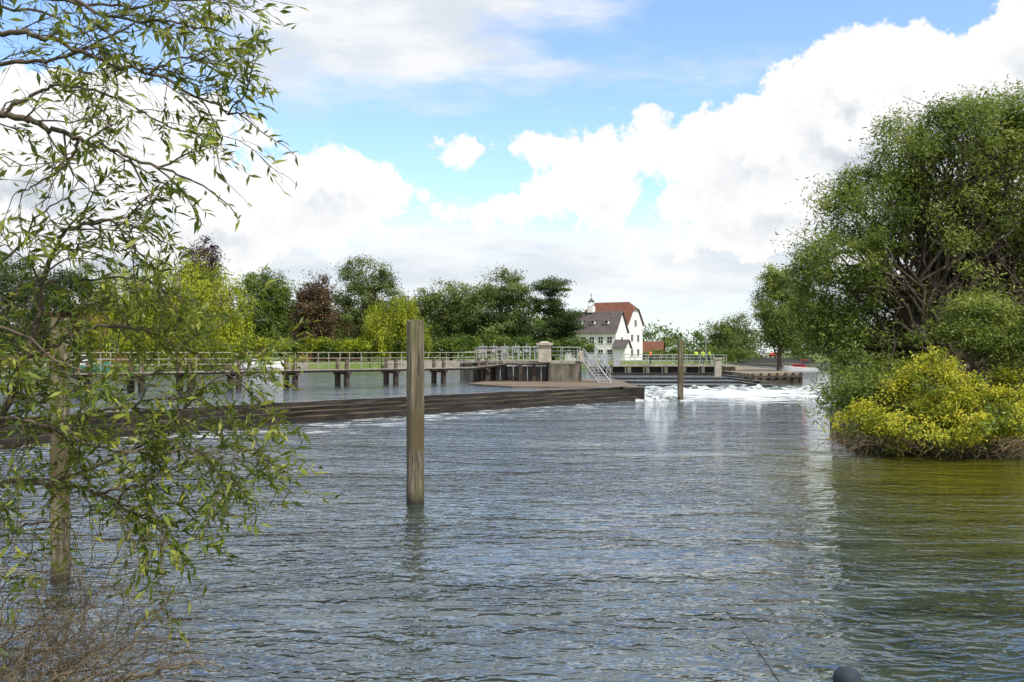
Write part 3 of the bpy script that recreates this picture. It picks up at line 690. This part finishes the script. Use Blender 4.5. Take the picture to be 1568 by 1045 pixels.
# ---------------- people
skin=simple('skin',(.45,.28,.2),(.4,.24,.17)); hv=simple('hi_vis',(.45,.65,.05),(.4,.6,.05)); orng=simple('orange_jacket',(.7,.22,.03)); trou=simple('trousers',(.03,.035,.05)); blue=simple('blue_cap',(.018,.028,.045),(.012,.02,.03),30,.8)
def person(name,loc,rot,top,bottom,hair,pose='stand'):
    if pose=='stand':
        J={'pel':(0,0,.95,.15),'ch':(0,0,1.3,.17),'nk':(0,0,1.48,.065),'hd':(0,.01,1.6,.10),'ht':(0,0,1.72,.085)}
        for s,k in((-1,'l'),(1,'r')):
            J.update({k+'sh':(s*.19,0,1.42,.07),k+'el':(s*.25,.03,1.14,.048),k+'wr':(s*.22,.16,.95,.033),k+'ha':(s*.2,.22,.9,.035),
             k+'hp':(s*.1,0,.88,.11),k+'kn':(s*.12,.03,.5,.065),k+'an':(s*.13,0,.1,.045),k+'to':(s*.14,.17,.05,.04)})
    else:
        J={'pel':(0,0,.14,.16),'ch':(0,.08,.46,.17),'nk':(0,.12,.62,.06),'hd':(0,.16,.73,.095),'ht':(0,.15,.83,.085)}
        for s,k in((-1,'l'),(1,'r')):
            J.update({k+'sh':(s*.19,.1,.56,.07),k+'el':(s*.24,.22,.32,.048),k+'wr':(s*.1,.44,.36,.033),k+'ha':(s*.07,.52,.38,.035),
             k+'hp':(s*.1,.06,.12,.11),k+'kn':(s*.16,.46,.45,.07),k+'an':(s*.15,.72,.07,.045),k+'to':(s*.16,.9,.05,.04)})
    ks=list(J); Ed=[('pel','ch'),('ch','nk'),('nk','hd'),('hd','ht')]
    for k in'lr': Ed+=[('ch',k+'sh'),(k+'sh',k+'el'),(k+'el',k+'wr'),(k+'wr',k+'ha'),('pel',k+'hp'),(k+'hp',k+'kn'),(k+'kn',k+'an'),(k+'an',k+'to')]
    me=bpy.data.meshes.new(name+'_sk'); me.from_pydata([J[k][:3] for k in ks],[(ks.index(a),ks.index(b)) for a,b in Ed],[])
    o=bpy.data.objects.new(name+'_sk',me); scene.collection.objects.link(o)
    o.modifiers.new('s','SKIN'); 
    for i,k in enumerate(ks): me.skin_vertices[0].data[i].radius=(J[k][3],J[k][3]); me.skin_vertices[0].data[i].use_root=(k=='pel')
    sb=o.modifiers.new('u','SUBSURF'); sb.levels=2; sb.render_levels=2
    m2=bpy.data.meshes.new_from_object(o.evaluated_get(bpy.context.evaluated_depsgraph_get())); bpy.data.objects.remove(o)
    m2.materials.clear()
    for m in(top,bottom,skin,hair,blk): m2.materials.append(m)
    A=np.array([J[k][:3] for k in ks])
    for p in m2.polygons:
        k=ks[int(np.argmin(((A-np.array(p.center))**2).sum(1)))]; p.use_smooth=True
        p.material_index = 3 if (k=='ht' or (k=='hd' and p.center[1]<J['hd'][1]-.03)) else 2 if k in('hd','nk') or k[1:]=='ha' else 4 if k[1:]=='to' else 1 if k[1:] in('hp','kn','an') or k=='pel' else 0
    ob=bpy.data.objects.new(name,m2); scene.collection.objects.link(ob); ob.location=loc; ob.rotation_euler=(0,0,rot)
    return ob,J
for px,d,z,r,top in((1066,118.8,1.78,.3,hv),(1076,119.2,1.78,2.5,hv),(1086,119.,1.78,-1.2,hv),(996,119,1.78,1.,orng)):
    x=W(px,0,d)[0]; person('person',(x,d,z),r,top,trou,blk)
ax,ay=W(1316,0,7.04)[0],7.04
an,J=person('angler',(ax,ay,.03),.25,trou,trou,blue,'sit')
mb=MB()
hc=np.array(J['ht'][:3])-[0,0,.04]; th=np.linspace(0,2*math.pi,17)[:-1]
V=[];rings=[(.108,-.01),(.11,.02),(.1,.06),(.075,.09),(.03,.105)]
for r,z in rings:
    for a in th: V.append((hc[0]+r*math.cos(a)*.9,hc[1]+r*math.sin(a),hc[2]+z))
Q=[[i*16+j,i*16+(j+1)%16,(i+1)*16+(j+1)%16,(i+1)*16+j] for i in range(4) for j in range(16)]
o=64; Q+=[[o+k_,o+k_+1,o+14-k_,(o+15-k_)] for k_ in range(0,7)]
mb.add(V,Q); mb.add([hc+[-.08,.07,0],hc+[.08,.07,0],hc+[.055,.19,-.02],hc+[-.055,.19,-.02]],[[0,1,2,3]])
capo=mb.build('cap',[blue],True,an)
mb=MB(); a=np.array([ax-.25,ay+.35,.42]); b=np.array(W(1108,930,10.4))
mb.tube([a,a*.5+b*.5+[0,0,.04],b],[.009,.004,.002],0,6); mb.build('fishing_rod',[blk])
print('done')
